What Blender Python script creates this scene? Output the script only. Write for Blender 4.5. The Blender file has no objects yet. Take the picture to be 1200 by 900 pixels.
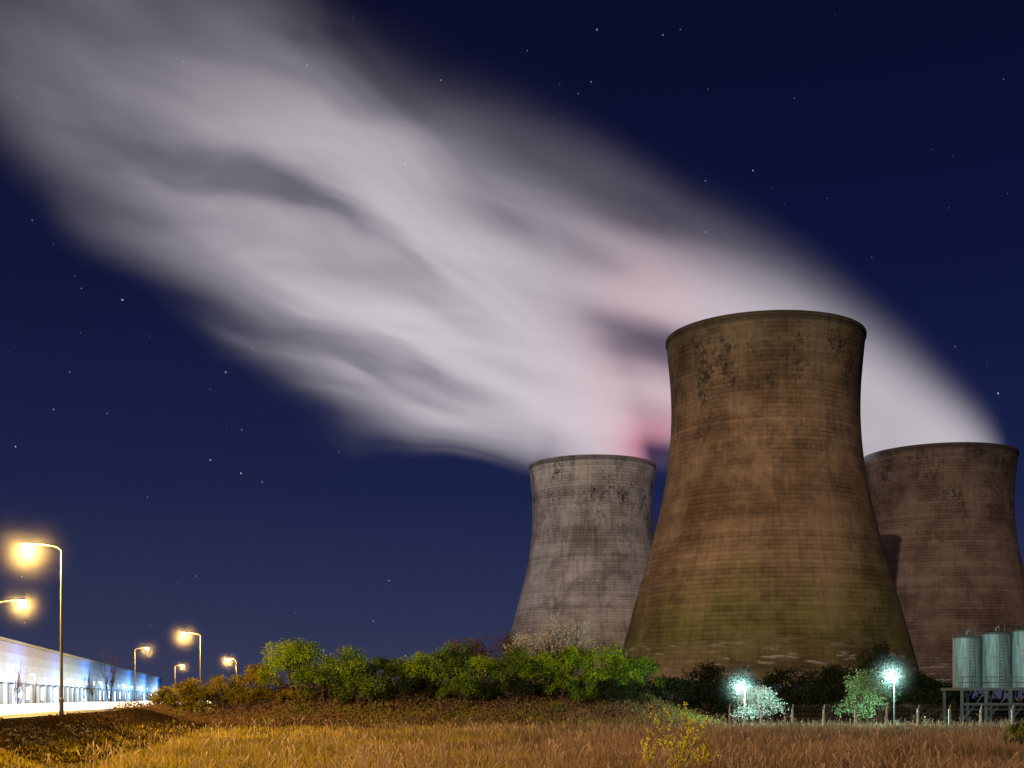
import bpy, math, numpy as np
from mathutils import Vector
rng=np.random.default_rng(7)
scene=bpy.context.scene
scene.view_settings.view_transform='Standard'
try: scene.view_settings.look='None'
except Exception: pass
scene.view_settings.exposure=0
F=1500.0; CZ=2.5; HY=818.0
def PX(px,D): return (px-600)*D/F
def PZ(py,D): return CZ+(HY-py)*D/F

# ---------------- helpers
def link(o,parent=None):
    scene.collection.objects.link(o)
    if parent: o.parent=parent
    return o
def mesh_obj(name,V,Fc,mats=(),midx=None,smooth=False,parent=None):
    me=bpy.data.meshes.new(name)
    if isinstance(V,np.ndarray) and isinstance(Fc,np.ndarray):
        n=len(V);k=Fc.shape[1];m=len(Fc)
        me.vertices.add(n); me.vertices.foreach_set('co',V.astype(np.float32).ravel())
        me.loops.add(m*k); me.loops.foreach_set('vertex_index',Fc.astype(np.int32).ravel())
        me.polygons.add(m); me.polygons.foreach_set('loop_start',np.arange(0,m*k,k,dtype=np.int32))
        me.update(calc_edges=True)
    else:
        me.from_pydata([tuple(v) for v in V],[],[tuple(f) for f in Fc])
    for mt in mats: me.materials.append(mt)
    if midx is not None: me.polygons.foreach_set('material_index',np.asarray(midx,dtype=np.int32))
    if smooth: me.polygons.foreach_set('use_smooth',np.ones(len(me.polygons),dtype=bool))
    me.update()
    return link(bpy.data.objects.new(name,me),parent)
def empty(name,loc=(0,0,0)):
    e=bpy.data.objects.new(name,None); e.location=loc; e.empty_display_size=0.5
    return link(e)
class MB:
    def __init__(s): s.V=[];s.F=[];s.M=[]
    def add(s,V,Fc,m=0):
        b=len(s.V); s.V+= [tuple(v) for v in V]; s.F+=[tuple(i+b for i in f) for f in Fc]; s.M+=[m]*len(Fc)
    def box(s,x0,x1,y0,y1,z0,z1,m=0):
        s.add([(x0,y0,z0),(x1,y0,z0),(x1,y1,z0),(x0,y1,z0),(x0,y0,z1),(x1,y0,z1),(x1,y1,z1),(x0,y1,z1)],
              [(0,3,2,1),(4,5,6,7),(0,1,5,4),(1,2,6,5),(2,3,7,6),(3,0,4,7)],m)
    def tube(s,pts,rad,n=6,m=0,cap=True):
        pts=[Vector(p) for p in pts]
        V=[];Fc=[]
        for i,p in enumerate(pts):
            d=(pts[min(i+1,len(pts)-1)]-pts[max(i-1,0)]).normalized()
            ref=Vector((1,0,0)) if abs(d.x)<0.9 else Vector((0,1,0))
            a=d.cross(ref).normalized(); b=d.cross(a)
            r=rad[i] if hasattr(rad,'__len__') else rad
            for k in range(n):
                t=2*math.pi*k/n; V.append(p+a*(r*math.cos(t))+b*(r*math.sin(t)))
        for i in range(len(pts)-1):
            for k in range(n):
                Fc.append((i*n+k,i*n+(k+1)%n,(i+1)*n+(k+1)%n,(i+1)*n+k))
        if cap:
            Fc.append(tuple(range(n))[::-1]); Fc.append(tuple((len(pts)-1)*n+k for k in range(n)))
        s.add(V,Fc,m)
    def lathe(s,prof,cx,cy,n=48,m=0):
        V=[];Fc=[]
        for r,z in prof:
            for k in range(n):
                t=2*math.pi*k/n; V.append((cx+r*math.cos(t),cy+r*math.sin(t),z))
        for i in range(len(prof)-1):
            for k in range(n): Fc.append((i*n+k,i*n+(k+1)%n,(i+1)*n+(k+1)%n,(i+1)*n+k))
        s.add(V,Fc,m)
    def obj(s,name,mats,parent=None,smooth=False): return mesh_obj(name,s.V,s.F,mats,s.M,smooth,parent)

class NT:
    def __init__(s,tree): s.t=tree; s.n=tree.nodes; s.l=tree.links
    def _in(s,sock,v):
        if v is None: return
        if isinstance(v,bpy.types.NodeSocket): s.l.new(v,sock)
        else: sock.default_value=v
    def math(s,op,a,b=None,c=None,clamp=False):
        n=s.n.new('ShaderNodeMath'); n.operation=op; n.use_clamp=clamp
        s._in(n.inputs[0],a); s._in(n.inputs[1],b); s._in(n.inputs[2],c); return n.outputs[0]
    def smooth(s,v,a,b,o0=0.0,o1=1.0):
        n=s.n.new('ShaderNodeMapRange'); n.interpolation_type='SMOOTHSTEP'
        s._in(n.inputs['Value'],v); s._in(n.inputs['From Min'],a); s._in(n.inputs['From Max'],b)
        s._in(n.inputs['To Min'],o0); s._in(n.inputs['To Max'],o1); return n.outputs['Result']
    def noise(s,vec,scale,detail=3,rough=0.5,dist=0.0):
        n=s.n.new('ShaderNodeTexNoise'); s._in(n.inputs['Vector'],vec); n.inputs['Scale'].default_value=scale
        n.inputs['Detail'].default_value=detail; n.inputs['Roughness'].default_value=rough; n.inputs['Distortion'].default_value=dist
        return n.outputs[0]
    def comb(s,x,y,z):
        n=s.n.new('ShaderNodeCombineXYZ'); s._in(n.inputs[0],x); s._in(n.inputs[1],y); s._in(n.inputs[2],z); return n.outputs[0]
    def sep(s,v):
        n=s.n.new('ShaderNodeSeparateXYZ'); s.l.new(v,n.inputs[0]); return n.outputs
    def mix(s,f,a,b,mode='MIX'):
        n=s.n.new('ShaderNodeMix'); n.data_type='RGBA'; n.blend_type=mode
        s._in(n.inputs[0],f); s._in(n.inputs[6],a); s._in(n.inputs[7],b); return n.outputs[2]
    def ramp(s,f,stops,interp='LINEAR'):
        n=s.n.new('ShaderNodeValToRGB'); s._in(n.inputs[0],f); cr=n.color_ramp; cr.interpolation=interp
        while len(cr.elements)<len(stops): cr.elements.new(0.5)
        for e,(p,c) in zip(cr.elements,stops): e.position=p; e.color=(*c,1) if len(c)==3 else c
        return n.outputs[0]
    def coord(s,k='Object'): return s.n.new('ShaderNodeTexCoord').outputs[k]
    def pos(s): return s.n.new('ShaderNodeNewGeometry').outputs['Position']
def C(r,g,b): return (r,g,b,1)
def newmat(name):
    m=bpy.data.materials.new(name); m.use_nodes=True; m.node_tree.nodes.clear()
    t=NT(m.node_tree); o=t.n.new('ShaderNodeOutputMaterial'); return m,t,o
def pbr(name,col,rough=0.8,metal=0.0,var=0.25,scale=2.0,bump=0.0,spec=0.3):
    m,t,o=newmat(name); b=t.n.new('ShaderNodeBsdfPrincipled')
    nz=t.noise(t.pos(),scale,4,0.6)
    c=t.mix(nz,C(*[x*(1-var) for x in col]),C(*[min(1,x*(1+var)) for x in col]))
    t.l.new(c,b.inputs['Base Color']); b.inputs['Roughness'].default_value=rough; b.inputs['Metallic'].default_value=metal
    b.inputs['Specular IOR Level'].default_value=spec
    if bump:
        bn=t.n.new('ShaderNodeBump'); bn.inputs['Strength'].default_value=bump; t.l.new(nz,bn.inputs['Height']); t.l.new(bn.outputs[0],b.inputs['Normal'])
    t.l.new(b.outputs[0],o.inputs[0]); return m
def emis(name,col,st):
    m,t,o=newmat(name); e=t.n.new('ShaderNodeEmission'); e.inputs[0].default_value=C(*col); e.inputs[1].default_value=st
    t.l.new(e.outputs[0],o.inputs[0]); return m
def leafmat(name,c0,c1,transl=0.35,patch=None,pscale=0.25):
    m,t,o=newmat(name)
    rnd=t.n.new('ShaderNodeNewGeometry').outputs['Random Per Island']
    c=t.mix(rnd,C(*c0),C(*c1))
    if patch: c=t.mix(t.smooth(t.noise(t.pos(),pscale,3),0.45,0.6),c,C(*patch))
    d=t.n.new('ShaderNodeBsdfDiffuse'); tr=t.n.new('ShaderNodeBsdfTranslucent'); mx=t.n.new('ShaderNodeMixShader')
    t.l.new(c,d.inputs[0]); t.l.new(c,tr.inputs[0]); mx.inputs[0].default_value=transl
    t.l.new(d.outputs[0],mx.inputs[1]); t.l.new(tr.outputs[0],mx.inputs[2]); t.l.new(mx.outputs[0],o.inputs[0]); return m

# ---------------- terrain
def sst(x,a,b):
    t=np.clip((x-a)/(b-a),0,1); return t*t*(3-2*t)
def road_x(y): return -33-0.175*(y-75)
def H(x,y):
    x=np.asarray(x,float); y=np.asarray(y,float)
    h=3.3*sst(x,-34,-19)*(1-sst(x,9,20))*np.exp(-np.abs((y-125)/11)**2.4)
    h=h*(1+0.10*np.sin(x*0.55)+0.06*np.sin(x*1.3+y*0.4))
    s=x-road_x(y)
    bank=1.25*(1-sst(s,8,13))*(sst(s,-60,-25))
    h=np.maximum(h,bank)
    near=np.exp(-((y-50)/60)**2)
    h=h+near*(0.10*np.sin(x*0.23+1)*np.cos(y*0.19)+0.05*np.sin(x*0.9+y*0.7))*(np.abs(s)>10)
    return h
xs=np.unique(np.concatenate([np.linspace(-6000,-300,14),np.linspace(-300,-70,24),np.arange(-70,70,1.2),np.linspace(70,300,24),np.linspace(300,6000,14)]))
ys=np.unique(np.concatenate([np.linspace(-600,0,10),np.arange(0,160,1.2),np.linspace(160,700,55),np.linspace(700,9000,16)]))
XX,YY=np.meshgrid(xs,ys); ZZ=H(XX,YY)
V=np.stack([XX.ravel(),YY.ravel(),ZZ.ravel()],1); nx=len(xs);ny=len(ys)
i,j=np.meshgrid(np.arange(nx-1),np.arange(ny-1)); a=(j*nx+i).ravel()
FF=np.stack([a,a+1,a+nx+1,a+nx],1)
m,t,o=newmat('soil_grass'); b=t.n.new('ShaderNodeBsdfPrincipled')
n1=t.noise(t.pos(),0.15,5,0.6); n2=t.noise(t.pos(),2.5,4,0.7)
c=t.mix(t.smooth(n1,0.4,0.6),C(0.05,0.045,0.015),C(0.065,0.045,0.025)); c=t.mix(n2,c,C(0.018,0.015,0.007))
t.l.new(c,b.inputs['Base Color']); b.inputs['Roughness'].default_value=0.95; b.inputs['Specular IOR Level'].default_value=0.1
bn=t.n.new('ShaderNodeBump'); bn.inputs['Strength'].default_value=0.6; bn.inputs['Distance'].default_value=0.3; t.l.new(n2,bn.inputs['Height']); t.l.new(bn.outputs[0],b.inputs['Normal'])
t.l.new(b.outputs[0],o.inputs[0])
mesh_obj('ground',V,FF,[m],smooth=True)

# ---------------- road
asph=pbr('asphalt',(0.055,0.053,0.05),0.75,scale=6,bump=0.2)
kerbm=pbr('kerb_concrete',(0.3,0.29,0.27),0.85,scale=3)
white=pbr('road_paint',(0.75,0.75,0.72),0.6,scale=5,var=0.15)
def strip(mb,s0,s1,z0,z1,y0,y1,st,m):
    ysr=np.arange(y0,y1+0.1,st)
    for ya,yb in zip(ysr[:-1],ysr[1:]):
        xa,xb=road_x(ya),road_x(yb)
        mb.add([(xa+s0,ya,z0),(xa+s1,ya,z0),(xb+s1,yb,z0),(xb+s0,yb,z0),(xa+s0,ya,z1),(xa+s1,ya,z1),(xb+s1,yb,z1),(xb+s0,yb,z1)],
               [(4,5,6,7),(1,2,6,5),(3,0,4,7),(0,1,5,4),(2,3,7,6)],m)
mb=MB()
strip(mb,-5.5,5.5,1.0,1.36,-60,720,20,0)
strip(mb,5.503,5.70,1.0,1.48,-60,720,20,1); strip(mb,-5.70,-5.503,1.0,1.48,-60,720,20,1)
def flat(mb,s0,s1,z,ya,yb,m):
    xa,xb=road_x(ya),road_x(yb); mb.add([(xa+s0,ya,z),(xa+s1,ya,z),(xb+s1,yb,z),(xb+s0,yb,z)],[(0,1,2,3)],m)
for y in range(-40,700,6): flat(mb,-0.07,0.07,1.364,y,y+3,2)
flat(mb,5.1,5.22,1.364,-60,720,2); flat(mb,-5.22,-5.1,1.364,-60,720,2)
mb.obj('road',[asph,kerbm,white])
tm=emis('headlight_streak',(1.0,0.86,0.60),3.2)
mb=MB()
for s,z,r in ((1.6,1.98,.10),(3.0,1.95,.12),(2.4,2.10,.05),(4.4,1.85,.13),(5.0,1.72,.07)):
    mb.tube([(road_x(y)+s+0.15*math.sin(y*0.05+s),y,z-0.02+0.03*math.sin(y*.11+s)) for y in range(60,260,8)],r,6)
mb.obj('vehicle_light_trail',[tm])

# ---------------- cooling towers
prof_pts=[(7.5,46.8),(10,46.0),(18,44.0),(31,40.4),(44.6,36.5),(58,32.9),(66,31.2),(74,29.9),(82,29.1),(90,28.7),(98,28.9),(106,29.6),(112.8,30.3)]
pz=np.array([p[0] for p in prof_pts]);pr=np.array([p[1] for p in prof_pts])
zz=np.linspace(7.5,112.8,70); rr=np.interp(zz,pz,pr)
for _ in range(12): rr[1:-1]=(rr[:-2]+2*rr[1:-1]+rr[2:])/4
def tower_mat(name,top,mid,low,green,dark,seed,lines=0.75,stain=0.4):
    m,t,o=newmat(name); b=t.n.new('ShaderNodeBsdfPrincipled')
    P=t.sep(t.coord('Object')); x,y,z=P[0],P[1],P[2]
    ang=t.math('ARCTAN2',y,x); arc=t.math('MULTIPLY',ang,30.0)
    vec=t.comb(t.math('ADD',arc,seed*97.0),z,seed*13.0)
    vstreak=t.comb(t.math('MULTIPLY',t.math('ADD',arc,seed*31.0),0.6),t.math('MULTIPLY',z,0.07),seed)
    zn=t.math('DIVIDE',z,114.0)
    zn2=t.math('ADD',zn,t.math('MULTIPLY',t.math('SUBTRACT',t.noise(vstreak,0.35,4,0.6),0.5),0.26))
    zn2=t.math('ADD',zn2,t.math('MULTIPLY',t.math('SUBTRACT',t.noise(vec,0.04,4,0.6),0.5),0.35))
    base=t.ramp(zn2,[(0.03,low),(0.20,green),(0.40,mid),(0.72,mid),(1.0,top)])
    big=t.noise(vec,0.05,6,0.68)
    c=t.mix(t.smooth(big,0.38,0.66),base,t.mix(1.0,base,C(0.47,0.44,0.43),'MULTIPLY'))
    st=t.noise(vstreak,1.1,5,0.7)
    c=t.mix(t.smooth(st,0.45,0.68,0,stain),c,t.mix(1.0,c,C(0.38,0.36,0.35),'MULTIPLY'))
    # pour bands: each lift and panel a little different
    pi=t.comb(t.math('FLOOR',t.math('DIVIDE',ang,2*math.pi/130)),t.math('FLOOR',t.math('DIVIDE',z,1.35)),seed)
    wn=t.n.new('ShaderNodeTexWhiteNoise'); t.l.new(pi,wn.inputs['Vector'])
    ri=t.comb(0.0,t.math('FLOOR',t.math('DIVIDE',z,1.35)),seed)
    wn2=t.n.new('ShaderNodeTexWhiteNoise'); t.l.new(ri,wn2.inputs['Vector'])
    k=t.math('ADD',t.math('MULTIPLY',wn.outputs[0],0.15),t.math('MULTIPLY',wn2.outputs[0],0.26)); k=t.math('ADD',k,0.80)
    c=t.mix(1.0,c,t.comb(k,k,k),'MULTIPLY')
    fz=t.math('FRACT',t.math('DIVIDE',z,1.35)); lz=t.math('LESS_THAN',fz,0.15)
    fa=t.math('FRACT',t.math('DIVIDE',ang,2*math.pi/130)); la=t.math('MULTIPLY',t.math('LESS_THAN',fa,0.10),0.45)
    ln=t.math('MAXIMUM',lz,la); lm=t.math('MULTIPLY',ln,t.smooth(t.noise(vec,0.10,3),0.35,0.62,0.12,lines))
    c=t.mix(lm,c,t.mix(1.0,c,C(0.38,0.36,0.34),'MULTIPLY'))
    fine=t.noise(vec,0.9,5,0.75)
    vb=t.comb(t.math('ADD',arc,seed*97.0),t.math('MULTIPLY',z,0.6),seed*13.0)
    bl=t.noise(vb,0.10,7,0.8)
    d=t.math('MULTIPLY',t.smooth(t.math('ADD',bl,t.math('MULTIPLY',t.math('SUBTRACT',fine,0.5),0.5)),0.50,0.64),t.smooth(z,62,98))
    c=t.mix(t.math('MULTIPLY',d,dark),c,C(0.025,0.023,0.022))
    pv=t.comb(t.math('MULTIPLY',t.math('ADD',arc,seed*11.0),0.30),z,seed*7)
    pn=t.noise(pv,0.6,5,0.7)
    pmask=t.math('MULTIPLY',t.smooth(pn,0.57,0.61),t.math('SUBTRACT',1.0,t.smooth(z,14,22)))
    p2=t.math('MULTIPLY',t.smooth(t.noise(pv,1.3,4,0.65),0.68,0.72),0.6)
    c=t.mix(t.math('MULTIPLY',t.math('MAXIMUM',pmask,p2),0.5),c,C(0.5,0.46,0.42))
    lip=t.smooth(z,111.0,112.0,0,0.6); c=t.mix(lip,c,C(0.05,0.045,0.04))
    t.l.new(c,b.inputs['Base Color']); b.inputs['Roughness'].default_value=0.95; b.inputs['Specular IOR Level'].default_value=0.05
    bn=t.n.new('ShaderNodeBump'); bn.inputs['Strength'].default_value=0.5; bn.inputs['Distance'].default_value=0.4
    hh=t.math('SUBTRACT',fine,t.math('MULTIPLY',ln,0.6)); t.l.new(hh,bn.inputs['Height']); t.l.new(bn.outputs[0],b.inputs['Normal'])
    t.l.new(b.outputs[0],o.inputs[0]); return m
legm=pbr('leg_concrete',(0.16,0.14,0.12),0.9,scale=0.8)
innerm=pbr('tower_inner',(0.10,0.09,0.085),0.95,scale=0.3)
def tower(px,D,sx,mat):
    e=empty('cooling_tower',(PX(px,D),D,0))
    prof=[(r,z) for r,z in zip(rr,zz)]
    prof=[(prof[0][0]-0.9,7.3),(prof[0][0]+0.2,7.3)]+prof
    mb=MB(); mb.lathe([(r*sx,z) for r,z in prof],0,0,128); mb.obj('shell',[mat],e,True)
    mb=MB(); rt=rr[-1]
    mb.lathe([(r*sx,z) for r,z in [(rt+0.003,112.7),(rt+0.3,112.8),(rt+0.32,113.8),(rt+0.2,114.0),(rt-0.8,114.0),(rt-0.9,112.0)]],0,0,128); mb.obj('rim',[mat],e)
    mb=MB(); mb.lathe([((r-0.9)*sx,z) for r,z in zip(rr[::-1],zz[::-1])],0,0,96); mb.obj('inner_shell',[innerm],e,True)
    mb=MB(); n=44; r0=50.5*sx; r1=46.6*sx
    for k in range(n):
        a=2*math.pi*k/n
        for dd in (0.5,-0.5):
            a2=a+dd*2*math.pi/n
            mb.tube([(r0*math.cos(a),r0*math.sin(a),0),(r1*math.cos(a2),r1*math.sin(a2),7.6)],0.45,6)
    mb.lathe([(r0-0.8,0),(r0-0.8,0.9),(r0+0.8,0.9),(r0+0.8,0)],0,0,96)
    mb.obj('diagonal_legs',[legm],e)
    return e
tower(896,398,1.0,tower_mat('concrete_brown',(0.20,0.16,0.105),(0.33,0.22,0.135),(0.20,0.135,0.10),(0.185,0.165,0.06),0.85,1,0.7,0.35))
tower(694,616,1.0,tower_mat('concrete_grey',(0.48,0.45,0.43),(0.43,0.39,0.38),(0.48,0.33,0.24),(0.37,0.30,0.26),0.95,2,0.8,0.55))
tower(1100,592,1.135,tower_mat('concrete_red',(0.17,0.125,0.10),(0.22,0.15,0.12),(0.14,0.10,0.08),(0.17,0.12,0.095),0.85,3.3,0.7,0.35))

# ---------------- steam plume (volume, lit by its own emission). Two jets leaving the tower mouths and bending down-wind along parabolic streamlines
m,t,o=newmat('steam')
P=t.sep(t.pos()); x,y,z0_=P
K=0.402
M=lambda a,b:t.math('MULTIPLY',a,b)
wn=t.math('SUBTRACT',t.noise(t.comb(t.math('MULTIPLY',x,0.5),y,z0_),0.018,2,0.5),0.5)
z=t.math('ADD',z0_,M(wn,t.smooth(x,40.0,-140.0,4.0,80.0)))
def jet(Xc,zm,qs,xm,rm):
    q=t.math('MAXIMUM',t.math('SUBTRACT',z,zm),-10.0); qq=t.math('ADD',q,qs)
    d=t.math('MAXIMUM',t.math('SUBTRACT',Xc,x),0.4)
    w=t.math('LOGARITHM',t.math('DIVIDE',M(qq,qq),d),math.e)
    dx=t.math('SUBTRACT',x,xm); ch=t.math('SQRT',t.math('MAXIMUM',t.math('SUBTRACT',rm*rm,M(dx,dx)),4.0))
    dist=t.math('ADD',t.math('MAXIMUM',q,0.0),M(t.math('MAXIMUM',t.math('SUBTRACT',xm-rm*0.7,x),0.0),3.5))
    g=t.smooth(dist,0.0,42.0); wide=t.math('ADD',27.0,M(t.math('MAXIMUM',t.math('SUBTRACT',xm,x),0.0),0.11))
    yw=t.math('ADD',M(ch,t.math('SUBTRACT',1.0,g)),M(wide,g))
    return q,w,yw
def yfade(yc,yw):
    yy=t.math('DIVIDE',t.math('SUBTRACT',y,yc),yw); return t.math('SUBTRACT',1.0,M(yy,yy),clamp=True)
qa,wa,ywa=jet(70.5,113.0,40.0,38.6,29.0)
qb,wb,ywb=jet(241.0,113.0,40.0,197.3,33.5)
lowshift=M(t.math('MAXIMUM',t.math('SUBTRACT',-80.0,x),0.0),0.0100)
lowb=M(t.math('MAXIMUM',t.math('SUBTRACT',-20.0,x),0.0),0.0092)
ua=t.math('SUBTRACT',wa,lowshift); ub=t.math('SUBTRACT',wb,lowb)
A=M(t.smooth(ua,3.05,4.45),t.smooth(wa,6.25,4.6))
def streak(w,sd,sc):
    v=t.comb(M(w,sc),M(x,0.0050),t.math('ADD',M(y,0.007),sd)); return t.noise(v,1.0,4,0.52,0.18)
sa=streak(wa,0.0,2.6); sb=streak(wb,7.0,2.9)
far=t.smooth(x,50.0,-50.0)
A=M(A,t.math('ADD',t.math('SUBTRACT',1.0,far),M(far,t.smooth(sa,0.37,0.64,0.04,1.55))))
A=M(M(A,yfade(610.0,ywa)),t.smooth(x,60.0,-190.0,1.6,0.19))
farb=t.smooth(x,200.0,60.0,0.1,1.0)
B=M(t.smooth(ub,2.05,3.6),t.smooth(wb,5.25,4.1))
B=M(B,t.math('ADD',t.math('SUBTRACT',1.0,farb),M(farb,t.smooth(sb,0.37,0.64,0.06,1.5))))
B=M(M(B,yfade(600.0,ywb)),t.smooth(x,215.0,-190.0,1.2,0.19))
ground=t.smooth(z0_,108.5,113.5)
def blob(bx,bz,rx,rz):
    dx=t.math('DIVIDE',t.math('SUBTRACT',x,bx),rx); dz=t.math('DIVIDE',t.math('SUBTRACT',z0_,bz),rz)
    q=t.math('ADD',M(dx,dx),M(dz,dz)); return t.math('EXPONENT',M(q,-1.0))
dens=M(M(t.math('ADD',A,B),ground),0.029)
pink_glow=M(blob((750-600)*K,CZ+(HY-410)*K,34,58),0.6)  # pinkish glow by the left tower, painted into the emission colour
col=t.mix(pink_glow,C(0.68,0.625,0.68),C(0.84,0.53,0.60))
red_glow=M(blob((764-600)*K,CZ+(HY-522)*K,15,12),0.75)  # glow of a red rim lamp, painted into the emission colour
col=t.mix(red_glow,col,C(0.90,0.22,0.33))
ab=t.n.new('ShaderNodeVolumeAbsorption'); ab.inputs[0].default_value=C(0,0,0); t.l.new(dens,ab.inputs['Density'])
em=t.n.new('ShaderNodeEmission'); t.l.new(col,em.inputs[0]); t.l.new(dens,em.inputs[1])  # emission stands in for lamp light falling on the steam
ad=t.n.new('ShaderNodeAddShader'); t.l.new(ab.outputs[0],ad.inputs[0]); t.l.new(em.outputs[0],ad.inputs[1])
t.l.new(ad.outputs[0],o.inputs['Volume'])
try: m.cycles.volume_step_rate=1.0
except Exception as ex: print(ex)
outline=[(-330,150),(-230,120),(-150,108),(236,108),(236,135),(215,165),(175,205),(110,250),(40,288),(-40,325),(-110,352),(-170,385),(-200,400),(-330,400)]
nO=len(outline)
Vv=[(p[0],546,p[1]) for p in outline]+[(p[0],672,p[1]) for p in outline]
Ff=[tuple(range(nO)),tuple(range(2*nO-1,nO-1,-1))]+[((k+1)%nO,k,nO+k,nO+(k+1)%nO) for k in range(nO)]
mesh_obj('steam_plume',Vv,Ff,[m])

# ---------------- vegetation
def foliage(name,x,y,w,h,dep,n,leaf,mats,clumps=26,zb=0.25,base=None,stems=5,seed=None,shape=1.0,cs_=1.0,thick=1.0):
    r=np.random.default_rng(seed if seed is not None else int(abs(x*31+y*17+w*7))+3)
    z0=float(H(x,y)) if base is None else base
    cs=[]
    for k in range(clumps):
        a=r.uniform(0,2*math.pi); el=r.uniform(-0.25,1); rad=r.uniform(0.35,1.0)**0.6
        ce=math.cos(el*math.pi/2*0.98)
        px=x+w/2*rad*ce*math.cos(a)*r.uniform(0.8,1.1); py=y+dep/2*rad*ce*math.sin(a)
        pzv=z0+h*(zb+(1-zb)*(0.42+0.55*rad*math.sin(el*math.pi/2)*shape))*r.uniform(0.84,1.06)
        cs.append((px,py,pzv))
    cs=np.array(cs); cr=r.uniform(0.08,0.23,clumps)*min(w,h*1.3)*cs_
    pw=cr**2/np.sum(cr**2)
    idx=r.choice(clumps,n,p=pw); d=r.normal(size=(n,3)); d/=np.linalg.norm(d,axis=1)[:,None]
    rad=r.uniform(0.2,1.2,n)**0.7
    P=cs[idx]+d*(cr[idx]*rad)[:,None]*np.array([1,1,0.8])
    P[:,2]=np.maximum(P[:,2],z0+0.05)
    L=leaf*r.uniform(0.6,1.3,n)
    a=r.normal(size=(n,3)); a/=np.linalg.norm(a,axis=1)[:,None]
    b=np.cross(a,r.normal(size=(n,3))); b/=np.linalg.norm(b,axis=1)[:,None]
    V=np.stack([P-a*L[:,None]*.5,P+b*L[:,None]*.28,P+a*L[:,None]*.5,P-b*L[:,None]*.28],1).reshape(-1,3)
    Fq=np.arange(4*n).reshape(-1,4)
    mb=MB()
    for k in range(min(stems,clumps)):
        bx=x+r.normal()*w*0.05*min(1,thick*1.5); by=y+r.normal()*dep*0.05*min(1,thick*1.5); c=cs[k]
        midp=((bx+c[0])/2+r.normal()*w*.03,(by+c[1])/2,z0+(c[2]-z0)*0.45)
        r0=(0.03*h*r.uniform(.5,1)+0.02)*thick
        mb.tube([(bx,by,z0-0.1),midp,tuple(c)],[r0,r0*.65,r0*.2],5)
        for q in range(4):
            c2=cs[r.integers(0,clumps)]; f=0.45
            p2=(midp[0]+(c2[0]-midp[0])*f,midp[1]+(c2[1]-midp[1])*f,midp[2]+(c2[2]-midp[2])*f*1.1)
            mb.tube([midp,p2,tuple(c2)],[r0*.5,r0*.35,r0*.1],4)
    Vb=np.array([tuple(v) for v in mb.V]); Fb=np.array([f for f in mb.F if len(f)==4])
    VV=np.concatenate([V,Vb]); FB=np.concatenate([Fq,Fb+len(V)])
    mi=np.concatenate([np.zeros(len(Fq)),np.ones(len(Fb))])
    return mesh_obj(name,VV,FB,mats,mi)
bark=pbr('bark',(0.07,0.055,0.04),0.9,scale=5)
L_bright=leafmat('leaf_spring',(0.14,0.24,0.012),(0.36,0.46,0.03),patch=(0.08,0.13,0.012),pscale=0.7)
L_green=leafmat('leaf_green',(0.07,0.13,0.012),(0.20,0.27,0.025),patch=(0.03,0.05,0.01),pscale=0.7)
L_shade=leafmat('leaf_shaded',(0.008,0.014,0.007),(0.03,0.04,0.015),0.2)  # shade of the unlit foliage is put into the leaf colour
L_pale=leafmat('blossom_pale',(0.22,0.20,0.18),(0.60,0.55,0.50),0.3)
L_brown=leafmat('leaf_brown',(0.07,0.045,0.025),(0.16,0.10,0.05))
L_yel=leafmat('leaf_yellow',(0.14,0.12,0.01),(0.34,0.26,0.02),patch=(0.08,0.06,0.01),pscale=0.7)
def B(name,px,D,pyt,wpx,n,leaf,mat,dep=None,**k):
    x=PX(px,D); w=wpx*D/F; z0=k.get('base'); z0=float(H(x,D)) if z0 is None else z0
    h=PZ(pyt,D)-z0
    return foliage(name,x,D,w,h,dep or w*0.8,n,leaf,[mat,bark],**k)
for (px,py,w,n,mt,D) in [(342,752,84,7600,L_bright,118),(305,780,60,3000,L_yel,120),(408,763,70,5200,L_bright,119),(447,773,76,4800,L_green,120),(378,784,60,3000,L_green,117),
    (492,765,70,5000,L_bright,120),(528,757,60,4200,L_green,121),(562,766,70,4600,L_bright,120),(604,760,70,4600,L_green,120),(640,768,66,4200,L_bright,120),(672,758,74,5600,L_bright,120),
    (712,764,70,5200,L_bright,120),(748,774,70,4600,L_green,120),(780,792,56,3000,L_shade,122),(560,745,60,1500,L_brown,128),(598,738,64,1700,L_brown,129),(535,750,50,1100,L_brown,128),
    (425,792,80,3600,L_green,116),(480,794,80,3600,L_shade,116),(540,793,84,3600,L_green,116),(600,796,84,3600,L_shade,116),(660,794,84,3600,L_green,116),(722,798,84,3600,L_shade,116)]:
    B('hedge_bush',px,D,py,w,n,0.22,mt,dep=4,zb=0.12)
B('blossom_tree',648,122,726,100,5400,0.17,L_pale,stems=16,clumps=44,cs_=0.75,dep=4)
B('blossom_tree',612,124,740,44,1300,0.15,L_pale,stems=10,clumps=24,cs_=0.7,dep=3)
for (px,py,w,n) in [(262,786,60,3400),(222,794,50,2800),(190,806,44,1600),(284,798,60,2600),(245,808,76,3000),(320,808,76,2600),(205,815,60,2000)]:
    B('gorse_bush',px,117,py,w,n,0.19,L_yel,dep=3,zb=0.08)
for (px,py,w,D,n) in [(790,790,70,150,3000),(830,780,80,160,3400),(875,786,70,165,3400),(925,780,84,160,3400),(975,776,90,158,3600),(1015,770,70,150,3600),(1032,755,56,142,3800),(1075,788,70,150,3000),(1110,795,60,150,2600),
        (820,800,90,135,3000),(900,806,90,138,3000),(960,800,90,134,3000),(1080,806,70,132,2600),(1150,818,90,140,2400),(1200,822,80,140,2000),(760,806,60,132,2200)]:
    B('woodland_tree',px,D,py,w,n,0.32,L_shade,stems=7,clumps=36,zb=0.1,cs_=0.85)
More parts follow.
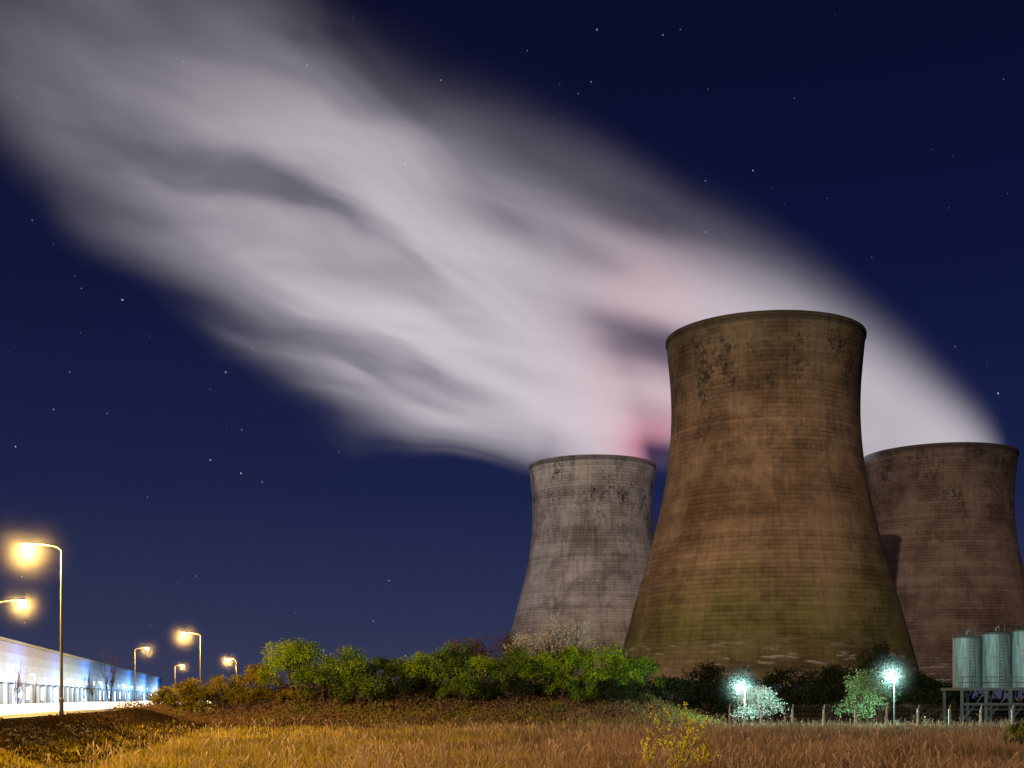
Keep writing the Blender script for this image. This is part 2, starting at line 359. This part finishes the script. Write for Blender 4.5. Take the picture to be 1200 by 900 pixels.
L_lit=leafmat('leaf_blossom_lit',(0.40,0.46,0.42),(0.7,0.72,0.68))
L_willow=leafmat('leaf_willow',(0.12,0.21,0.09),(0.26,0.36,0.18))
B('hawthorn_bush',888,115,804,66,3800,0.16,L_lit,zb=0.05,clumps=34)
B('willow_bush',1018,117,788,68,4800,0.19,L_willow,zb=0.05,clumps=34)
B('elder_bush',1196,60,848,50,2600,0.10,L_green,zb=0.05)
for (px,py,D,w) in [(128,757,150,36),(104,776,160,26),(20,770,130,34)]:
    B('bare_sapling',px,D,py,w,60,0.10,L_brown,stems=9,clumps=24,thick=0.28)

def scatter(name,X,Y,h,leaf,mats,lo=0.0,seed=1):
    r=np.random.default_rng(seed); n=len(X)
    P=np.stack([X,Y,H(X,Y)+lo+h*r.random(n)],1)
    L=leaf*r.uniform(0.6,1.4,n); a=r.normal(size=(n,3)); a[:,2]=np.abs(a[:,2])*1.4; a/=np.linalg.norm(a,axis=1)[:,None]
    b=np.cross(a,r.normal(size=(n,3))); b/=np.linalg.norm(b,axis=1)[:,None]
    V=np.stack([P-a*L[:,None]*.5,P+b*L[:,None]*.22,P+a*L[:,None]*.5,P-b*L[:,None]*.22],1).reshape(-1,3)
    return mesh_obj(name,V,np.arange(4*n).reshape(-1,4),mats)
def clumpy(X,Y,s,seed):
    return 0.5+0.5*np.sin(X*s+seed+1.7*np.sin(Y*s*0.8+seed))*np.cos(Y*s*1.2+1.3*np.sin(X*s*.6))
L_bramble=leafmat('bramble',(0.08,0.045,0.025),(0.26,0.15,0.08),0.2,patch=(0.17,0.14,0.03),pscale=0.22)
n=65000; X=rng.uniform(-34,18,n); Y=rng.uniform(106,124,n)
hh=0.3+1.3*clumpy(X,Y,0.9,2)*rng.random(n)
scatter('bramble_thicket',X,Y,hh,0.2,[L_bramble],seed=5)
L_bank_shade=leafmat('bank_scrub_shaded',(0.010,0.007,0.004),(0.04,0.024,0.010),0.2)  # bank lies unlit; its shade is put into the scrub colour
n=36000; Y=rng.uniform(30,110,n); X=road_x(Y)+rng.uniform(6.8,13.2,n)
scatter('verge_scrub',X,Y,0.12+0.32*clumpy(X,Y,1.1,1),0.13,[L_bank_shade],seed=6)

def blades(name,X,Y,h,wid,mats,seed,head=False):
    r=np.random.default_rng(seed); n=len(X)
    Z=H(X,Y)-0.02; a=r.uniform(0,2*math.pi,n); lean=h*r.uniform(0.05,0.45,n); la=r.uniform(0,2*math.pi,n)
    ca,sa=np.cos(a)*wid/2,np.sin(a)*wid/2
    k1,k2=(0.25,1.3) if head else (0.8,0.15)
    B0=np.stack([X-ca*(.3 if head else 1),Y-sa*(.3 if head else 1),Z],1);B1=np.stack([X+ca*(.3 if head else 1),Y+sa*(.3 if head else 1),Z],1)
    f=0.78 if head else 0.6
    mx=X+np.cos(la)*lean*.35; my=Y+np.sin(la)*lean*.35
    M1=np.stack([mx+ca*k1,my+sa*k1,Z+h*f],1); M0=np.stack([mx-ca*k1,my-sa*k1,Z+h*f],1)
    T1=np.stack([X+np.cos(la)*lean+ca*k2,Y+np.sin(la)*lean+sa*k2,Z+h],1);T0=np.stack([X+np.cos(la)*lean-ca*k2,Y+np.sin(la)*lean-sa*k2,Z+h],1)
    V=np.stack([B0,B1,M1,M0,T1,T0],1).reshape(-1,3)
    k=np.arange(n)*6; Fq=np.concatenate([np.stack([k,k+1,k+2,k+3],1),np.stack([k+3,k+2,k+4,k+5],1)])
    return mesh_obj(name,V,Fq,mats)
m,t,o=newmat('grass_blade')
rnd=t.n.new('ShaderNodeNewGeometry').outputs['Random Per Island']; P=t.sep(t.pos())
straw=t.mix(rnd,C(0.11,0.068,0.048),C(0.42,0.27,0.18)); gr=t.mix(rnd,C(0.14,0.125,0.010),C(0.50,0.38,0.045))
f=t.math('ADD',t.math('DIVIDE',P[0],P[1]),t.math('MULTIPLY',t.math('SUBTRACT',t.noise(t.pos(),0.12,4,0.6),0.5),1.0))
c=t.mix(t.smooth(f,-0.26,0.12),gr,straw)
c=t.mix(t.smooth(t.noise(t.comb(P[0],t.math('MULTIPLY',P[1],0.4),0.0),0.30,4,0.65),0.48,0.62,0,0.7),c,C(0.06,0.045,0.016))
d=t.n.new('ShaderNodeBsdfDiffuse'); tr=t.n.new('ShaderNodeBsdfTranslucent'); mx=t.n.new('ShaderNodeMixShader'); mx.inputs[0].default_value=0.3
t.l.new(c,d.inputs[0]); t.l.new(c,tr.inputs[0]); t.l.new(d.outputs[0],mx.inputs[1]); t.l.new(tr.outputs[0],mx.inputs[2]); t.l.new(mx.outputs[0],o.inputs[0])
n=250000; u=rng.random(n); Y=1/((1/24)+(1/118-1/24)*u); X=Y*rng.uniform(-0.47,0.47,n)
s_=X-road_x(Y); keep=(s_>10.5)&(~((Y>108)&(X<14)&(X>-32))); X=X[keep];Y=Y[keep]
cl=clumpy(X,Y,0.35,4)*0.5+0.5*clumpy(X,Y,1.3,9)
hg=(0.18+0.75*cl*rng.random(len(X)))*(0.65+0.5*sst(X/Y,-0.25,0.0))
blades('meadow_grass',X,Y,hg,0.011+0.00035*Y,[m],3)
n=13000; u=rng.random(n); Y=1/((1/24)+(1/112-1/24)*u); X=Y*rng.uniform(-0.47,0.47,n)
cl=clumpy(X,Y,0.5,2); s_=X-road_x(Y); keep=(s_>13)&(rng.random(n)<0.10+cl*cl)&(~((Y>106)&(X<14)&(X>-32))); X=X[keep];Y=Y[keep]
L_seed=leafmat('seed_head',(0.18,0.12,0.08),(0.56,0.40,0.28),0.4)
blades('tall_seed_grass',X,Y,rng.uniform(0.6,1.2,len(X)),0.013+0.0005*Y,[L_seed],8,True)

def weed(px,D,pyt,nst,seed):
    r=np.random.default_rng(seed); x0=PX(px,D); z0=float(H(x0,D)); hgt=PZ(pyt,D)-z0
    mb=MB()
    for k in range(nst):
        a=r.uniform(0,6.28); ln=r.uniform(0.05,0.42)*hgt; hh=hgt*r.uniform(0.5,1.0) if k else hgt
        pts=[(x0+ln*f**1.5*math.cos(a)+0.02*r.normal(),D+ln*f**1.5*math.sin(a),z0+hh*f) for f in np.linspace(0,1,7)]
        mb.tube(pts,[0.018,0.016,0.014,0.012,0.010,0.008,0.005],4,1)
        for p in range(2,7):
            for q in range(10):
                f=r.random(); c=Vector(pts[p])*(f)+Vector(pts[p-1])*(1-f)
                d=Vector(r.normal(size=3)); d.z=abs(d.z)*.8; d.normalize(); e=d.orthogonal().normalized(); L=r.uniform(0.06,0.13)
                mb.add([c,c+d*L*.5+e*L*.28,c+d*L,c+d*L*.5-e*L*.28],[(0,1,2,3)],0)
    mb.obj('tall_weed',[L_weed,bark])
L_weed=leafmat('leaf_weed',(0.50,0.48,0.03),(0.80,0.74,0.10))
weed(797,36,822,18,1); weed(760,40,862,8,2); weed(825,39,866,9,3)

# ---------------- street lamps
steel=pbr('galvanised_steel',(0.06,0.06,0.058),0.8,0.0,scale=3)
sod=emis('sodium_lens',(1.0,0.66,0.26),120)
def light(name,loc,col,e,r,parent):
    l=bpy.data.lights.new(name,'POINT'); l.color=col; l.energy=e; l.shadow_soft_size=r
    ob=bpy.data.objects.new(name,l); ob.location=loc; link(ob,parent); return ob
def halo_mat(name,s0,R,pw=3.0):
    m,t,o=newmat(name); P=t.coord('Object')
    vl=t.n.new('ShaderNodeVectorMath'); vl.operation='LENGTH'; t.l.new(P,vl.inputs[0])
    f=t.math('SUBTRACT',1.0,t.math('DIVIDE',vl.outputs['Value'],R),clamp=True)
    d=t.math('MULTIPLY',t.math('POWER',f,pw),s0)
    sc=t.n.new('ShaderNodeVolumeScatter'); sc.inputs['Color'].default_value=C(0.95,0.95,0.95); t.l.new(d,sc.inputs['Density'])
    t.l.new(sc.outputs[0],o.inputs['Volume'])
    return m
halo5=halo_mat('lamp_halo_volume',0.009,4.5,6.0); halo3=halo_mat('flood_halo_volume',0.03,3.0,4.0)
def halo(parent,loc,R,mat):  # scattering sphere added to give a lamp its halo
    mb=MB(); mb.lathe([(R*math.sin(a)+1e-3,-R*math.cos(a)) for a in np.linspace(0,math.pi,13)],0,0,20)
    ob=mb.obj('lamp_halo',[mat],parent); ob.location=loc
def street_lamp(px,D,pyh,arm,energy,with_halo=True,x=None,ht=None):
    x=PX(px,D) if x is None else x; g=float(H(x,D)); ht=PZ(pyh,D)-g if ht is None else ht
    e=empty('street_lamp',(x,D,g)); mb=MB()
    mb.tube([(0,0,-.2),(0,0,1.2),(0,0,1.25),(0,0,ht-0.4)],[0.13,0.13,0.09,0.055],10)
    sg=1 if arm>0 else -1
    mb.tube([(0,0,ht-0.6),(0,0,ht-0.25),(arm*.15,0,ht-0.02),(arm*.5,0,ht+0.10),(arm*.86,0,ht+0.14)],[0.06,0.05,0.04,0.04,0.035],8)
    mb.obj('pole',[steel],e)
    hx=arm; V=[];Fc=[]
    secs=[(-0.42,0.05,0.04),(-0.3,0.10,0.08),(0,0.17,0.11),(0.25,0.16,0.09),(0.38,0.07,0.04)]
    for (dx,w,h) in secs:
        for k in range(10):
            t_=2*math.pi*k/10; V.append((hx+sg*dx,w*math.cos(t_),ht+0.15+h*max(math.sin(t_),-0.35)))
    for i in range(len(secs)-1):
        for k in range(10): Fc.append((i*10+k,i*10+(k+1)%10,(i+1)*10+(k+1)%10,(i+1)*10+k))
    Fc+= [tuple(range(10)),tuple(40+k for k in range(10))]
    mesh_obj('lamp_head',V,Fc,[steel],None,True,e)
    mb=MB(); mb.lathe([(0.01,ht-0.26),(0.18,ht-0.20),(0.30,ht-0.05),(0.32,ht+0.095)],hx,0,14); mb.obj('lens',[sod],e,True)
    light('lamp_light',(hx,0,ht-0.5),(1.0,0.57,0.13),energy,0.25,e)
    if with_halo: halo(e,(hx,0,ht-0.25),4.5,halo5)
street_lamp(72,75,640,-2.0,50000)
street_lamp(-4,118,705,2.4,50000)
street_lamp(235,178,743,-2.3,70000)
street_lamp(158,230,760,2.2,26000)
street_lamp(277,297,773,-2.0,80000)
street_lamp(205,330,780,2.0,24000)
street_lamp(0,32,0,-2.0,32000,False,x=-18.4,ht=10.1)  # extra lamp out of view, added to light the foreground grass
fl_e=emis('flood_lens',(0.55,1.0,0.9),150)
def flood(px,D,py,en):
    x=PX(px,D); g=float(H(x,D)); ht=PZ(py,D)-g; e=empty('floodlight',(x,D,g)); mb=MB()
    mb.tube([(0.35,0,-.1),(0.35,0,ht+0.1)],[0.08,0.06],8); mb.tube([(0.35,0,ht),(0.05,0,ht+0.05)],0.04,6)
    mb.box(-0.34,0.20,-0.02,0.22,ht-0.2,ht+0.24); mb.obj('post_and_housing',[steel],e)
    mb=MB(); mb.box(-0.30,0.16,-0.06,-0.03,ht-0.16,ht+0.20); mb.obj('lens',[fl_e],e)
    light('flood_light',(-0.1,-0.7,ht+0.05),(0.50,1.0,0.86),en,0.2,e)
    halo(e,(-0.1,-0.6,ht+0.05),3.0,halo3)
flood(868,110,806,5500); flood(1043,110,793,8000)

# ---------------- fence
mb=MB(); conc=pbr('post_concrete',(0.28,0.26,0.24),0.9,scale=4)
fx=np.arange(PX(855,106),PX(1330,106),2.6)
for i,x in enumerate(fx):
    y=106; g=float(H(x,y)); mb.box(x-.07,x+.07,y-.07,y+.07,g-.1,g+1.6,0)
    mb.tube([(x,y,g+1.58),(x-0.02,y-0.35,g+1.95)],0.05,4,0)
mb2=MB()
for z in (0.15,0.5,0.85,1.2,1.55): mb2.tube([(fx[0],105.9,z),(fx[-1],105.9,z)],0.012,4,1)
for x in np.arange(fx[0],fx[-1],0.3):
    mb2.tube([(x,105.9,0.1),(x,105.9,1.55)],0.006,3,1)
for k in range(3): mb2.tube([(fx[0],105.75-k*.12,1.68+k*.12),(fx[-1],105.75-k*.12,1.68+k*.12)],0.01,3,1)
e=empty('perimeter_fence'); mb.obj('concrete_posts',[conc,steel],e); mb2.obj('wire_mesh',[conc,steel],e)

# ---------------- storage tanks on steel frame
tankm,t,o=newmat('tank_paint'); b=t.n.new('ShaderNodeBsdfPrincipled'); Pp=t.sep(t.coord('Object'))
nz=t.noise(t.comb(t.math('MULTIPLY',Pp[0],3.0),t.math('MULTIPLY',Pp[1],3.0),t.math('MULTIPLY',Pp[2],0.35)),1.2,5,0.65)
c=t.mix(t.smooth(nz,0.35,0.65),C(0.14,0.24,0.29),C(0.08,0.12,0.14)); c=t.mix(t.smooth(t.noise(t.pos(),1.6,4,0.7),0.58,0.68,0,0.6),c,C(0.13,0.085,0.055))
t.l.new(c,b.inputs['Base Color']); b.inputs['Roughness'].default_value=0.6; t.l.new(b.outputs[0],o.inputs[0])
railm=pbr('painted_steel',(0.06,0.07,0.08),0.6,scale=2)
D=125
for (px,pt,rad,dy) in [(1133,748,1.32,0),(1165,744,1.38,-0.5),(1198,741,1.45,-1.0),(1232,738,1.5,-1.5)]:
    x=PX(px,D); zt=PZ(pt,D); zb=PZ(806,D); e=empty('storage_tank',(x,D+dy,0)); mb=MB()
    pr_=[(0.01,zb),(rad,zb)]
    nb=5
    for k in range(nb):
        za=zb+(zt-zb)*k/nb; zc=zb+(zt-zb)*(k+1)/nb
        pr_+=[(rad,za+.02),(rad,zc-.09),(rad+.04,zc-.08),(rad+.04,zc-.02),(rad,zc-.01)]
    pr_+=[(rad*.7,zt+.18),(rad*.3,zt+.28),(0.01,zt+.3)]
    mb.lathe(pr_,0,0,36); mb.tube([(0,0,zt+.2),(0,0,zt+.7),(0.3,0,zt+.75)],0.08,8)
    mb.obj('vessel',[tankm],e)
    mb=MB()
    for sx in (-.25,.25): mb.tube([(sx,-rad-.12,zb),(sx,-rad-.12,zt+.9)],0.03,5)
    for k in range(int((zt-zb)/.3)): mb.tube([(-.25,-rad-.12,zb+.2+k*.3),(.25,-rad-.12,zb+.2+k*.3)],0.018,4)
    for k in range(12):
        a=2*math.pi*k/12; mb.tube([(rad*.97*math.cos(a),rad*.97*math.sin(a),zt),(rad*.97*math.cos(a),rad*.97*math.sin(a),zt+.6)],0.015,4)
    mb.tube([(rad*.97*math.cos(2*math.pi*k/24),rad*.97*math.sin(2*math.pi*k/24),zt+.6) for k in range(25)],0.018,4)
    mb.obj('ladder_and_rail',[railm],e)
e=empty('steel_platform'); mb=MB()
x0,x1=PX(1111,D),PX(1270,D); zb=PZ(806,D)
mb.box(x0,x1,D-3.2,D+2.2,zb-.28,zb-.003)
for x in np.arange(x0+.3,x1,2.3):
    for y in (D-3.0,D+2.0):
        mb.box(x-.12,x+.12,y-.12,y+.12,0,zb-.283)
    mb.tube([(x,D-3.0,0.2),(x+2.3,D-3.0,zb-.3)],0.05,5)
    mb.tube([(x,D-3.15,zb),(x,D-3.15,zb+1.0)],0.03,4)
for z in (0.5,1.0): mb.tube([(x0,D-3.15,zb+z),(x1,D-3.15,zb+z)],0.025,4)
mb.tube([(x0,D-3.05,1.4),(x1,D-3.05,1.4)],0.06,5)
mb.tube([(x0+.2,D-3.4,1.9),(x1,D-3.4,1.9)],0.14,8)
mb.obj('frame',[railm],e)

# ---------------- warehouse
wA=Vector((-75,168,0)); wB=Vector((-178,650,0)); dW=(wB-wA); LW=dW.length; u_=dW.normalized()
e=empty('warehouse',(wA.x,wA.y,0)); e.rotation_euler=(0,0,math.atan2(u_.y,u_.x))
m,t,o=newmat('cladding'); b=t.n.new('ShaderNodeBsdfPrincipled'); P=t.sep(t.coord('Object'))
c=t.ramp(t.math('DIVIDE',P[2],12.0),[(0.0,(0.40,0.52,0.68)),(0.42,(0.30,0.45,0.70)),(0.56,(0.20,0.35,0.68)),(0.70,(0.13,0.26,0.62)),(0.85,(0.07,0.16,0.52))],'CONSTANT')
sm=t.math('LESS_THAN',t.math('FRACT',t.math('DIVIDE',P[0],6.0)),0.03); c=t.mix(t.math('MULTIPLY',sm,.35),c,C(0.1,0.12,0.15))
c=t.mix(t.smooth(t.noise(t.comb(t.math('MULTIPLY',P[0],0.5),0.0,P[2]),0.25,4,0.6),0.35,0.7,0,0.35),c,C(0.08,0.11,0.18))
t.l.new(c,b.inputs['Base Color']); b.inputs['Roughness'].default_value=0.6; t.l.new(b.outputs[0],o.inputs[0])
roofm=pbr('roof_sheet',(0.12,0.15,0.2),0.6,scale=0.4); doorm=pbr('dock_door',(0.10,0.15,0.22),0.6,scale=0.5); wl=emis('strip_light',(0.72,0.88,1.0),3.0)
lens_m=emis('cool_lens',(0.75,0.9,1.0),60)
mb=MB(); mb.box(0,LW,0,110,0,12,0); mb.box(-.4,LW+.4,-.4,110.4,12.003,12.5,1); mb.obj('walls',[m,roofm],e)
mb=MB(); mw=MB(); rw=np.random.default_rng(4)
for k,x in enumerate(np.arange(5,LW-8,9.0)):
    mb.box(x,x+4,-.12,-.003,0.9,4.8,0); mb.box(x-.2,x+4.2,-.9,-.125,4.9,5.15,1)
    q=rw.random()
    if q<0.45: mw.box(x+.3,x+3.7,-.16,-.124,1.6+rw.random(),4.5)
    if rw.random()<0.35: mw.box(x+5.2,x+5.2+rw.uniform(1,3),-.10,-.003,6.0,6.9)
mb.obj('dock_doors',[doorm,roofm],e); mw.obj('lit_windows',[wl],e)
for k,(fx_,en) in enumerate([(0.03,8000),(0.12,11000),(0.22,9000),(0.33,15000),(0.46,12000),(0.6,18000),(0.75,20000),(0.92,26000)]):
    lx=fx_*LW
    light('yard_light',(lx,-9,5.5),(0.42,0.70,1.0),en,0.6,e)
    mb=MB(); mb.tube([(lx,-9.6,0),(lx,-9.6,5.8)],[.12,.07],6); mb.box(lx-.3,lx+.3,-9.55,-8.8,5.95,6.1); mb.obj('yard_light_mast',[steel],e)
    mb=MB(); mb.box(lx-.5,lx+.5,-9.4,-8.9,5.8,5.94); mb.obj('yard_light_lens',[lens_m],e)

# ---------------- world
w=bpy.data.worlds.new('World'); scene.world=w; w.use_nodes=True; w.node_tree.nodes.clear(); t=NT(w.node_tree)
o=t.n.new('ShaderNodeOutputWorld'); bg=t.n.new('ShaderNodeBackground')
D_=t.coord('Generated'); P=t.sep(D_)
el=P[2]
c=t.ramp(el,[(0.0,(0.034,0.042,0.100)),(0.06,(0.020,0.028,0.085)),(0.16,(0.0085,0.014,0.064)),(0.30,(0.0040,0.0066,0.042)),(0.52,(0.0022,0.0028,0.018)),(1.0,(0.0015,0.002,0.010))])
side=t.smooth(P[0],-0.40,0.35,1.0,0.0)
c=t.mix(t.math('MULTIPLY',side,1.0),c,t.mix(1.0,c,C(1.30,1.12,0.95),'MULTIPLY'))
def stars(c,sc,thr,rmax,bmin,bmax,off):
    v=t.n.new('ShaderNodeVectorMath'); v.operation='ADD'; t.l.new(D_,v.inputs[0]); v.inputs[1].default_value=(off,off*.7,off*.3)
    vo=t.n.new('ShaderNodeTexVoronoi'); vo.inputs['Scale'].default_value=sc; t.l.new(v.outputs[0],vo.inputs['Vector'])
    rc=t.sep(vo.outputs['Color']); rad=t.smooth(rc[0],thr,1.0,0.0,rmax)
    st=t.math('LESS_THAN',vo.outputs['Distance'],rad); stb=t.math('MULTIPLY',st,t.smooth(rc[1],0.0,1.0,bmin,bmax))
    return t.mix(stb,c,t.mix(rc[2],C(0.6,0.75,1.0),C(1,0.85,0.75)))
c=stars(c,40,0.45,0.032,0.12,0.6,0.0); c=stars(c,85,0.15,0.06,0.04,0.22,3.0)
t.l.new(c,bg.inputs[0]); bg.inputs[1].default_value=1.0
sk=t.n.new('ShaderNodeTexSky'); sk.sky_type='NISHITA'; sk.sun_disc=False; sk.sun_elevation=math.radians(12); sk.sun_rotation=math.radians(200)
bg2=t.n.new('ShaderNodeBackground'); t.l.new(sk.outputs[0],bg2.inputs[0]); bg2.inputs[1].default_value=0.0002
ad=t.n.new('ShaderNodeAddShader'); t.l.new(bg.outputs[0],ad.inputs[0]); t.l.new(bg2.outputs[0],ad.inputs[1]); t.l.new(ad.outputs[0],o.inputs[0])

az=math.radians(20); elv=math.radians(12)
d=Vector((math.sin(az)*math.cos(elv),math.cos(az)*math.cos(elv),-math.sin(elv)))
sl=bpy.data.lights.new('moon_light','SUN'); sl.energy=1.3; sl.angle=math.radians(0.5); sl.color=(1.0,0.82,0.64)
so=bpy.data.objects.new('moon_light',sl); so.rotation_euler=d.to_track_quat('-Z','Y').to_euler(); so.location=(0,-20,60); link(so)

cam=bpy.data.cameras.new('camera'); co=bpy.data.objects.new('camera',cam); link(co)
co.location=(0,0,CZ); co.rotation_euler=(math.pi/2,0,0)
cam.sensor_width=36; cam.lens=45; cam.shift_y=(HY-450)/1200; cam.clip_end=20000; cam.clip_start=0.1
scene.camera=co
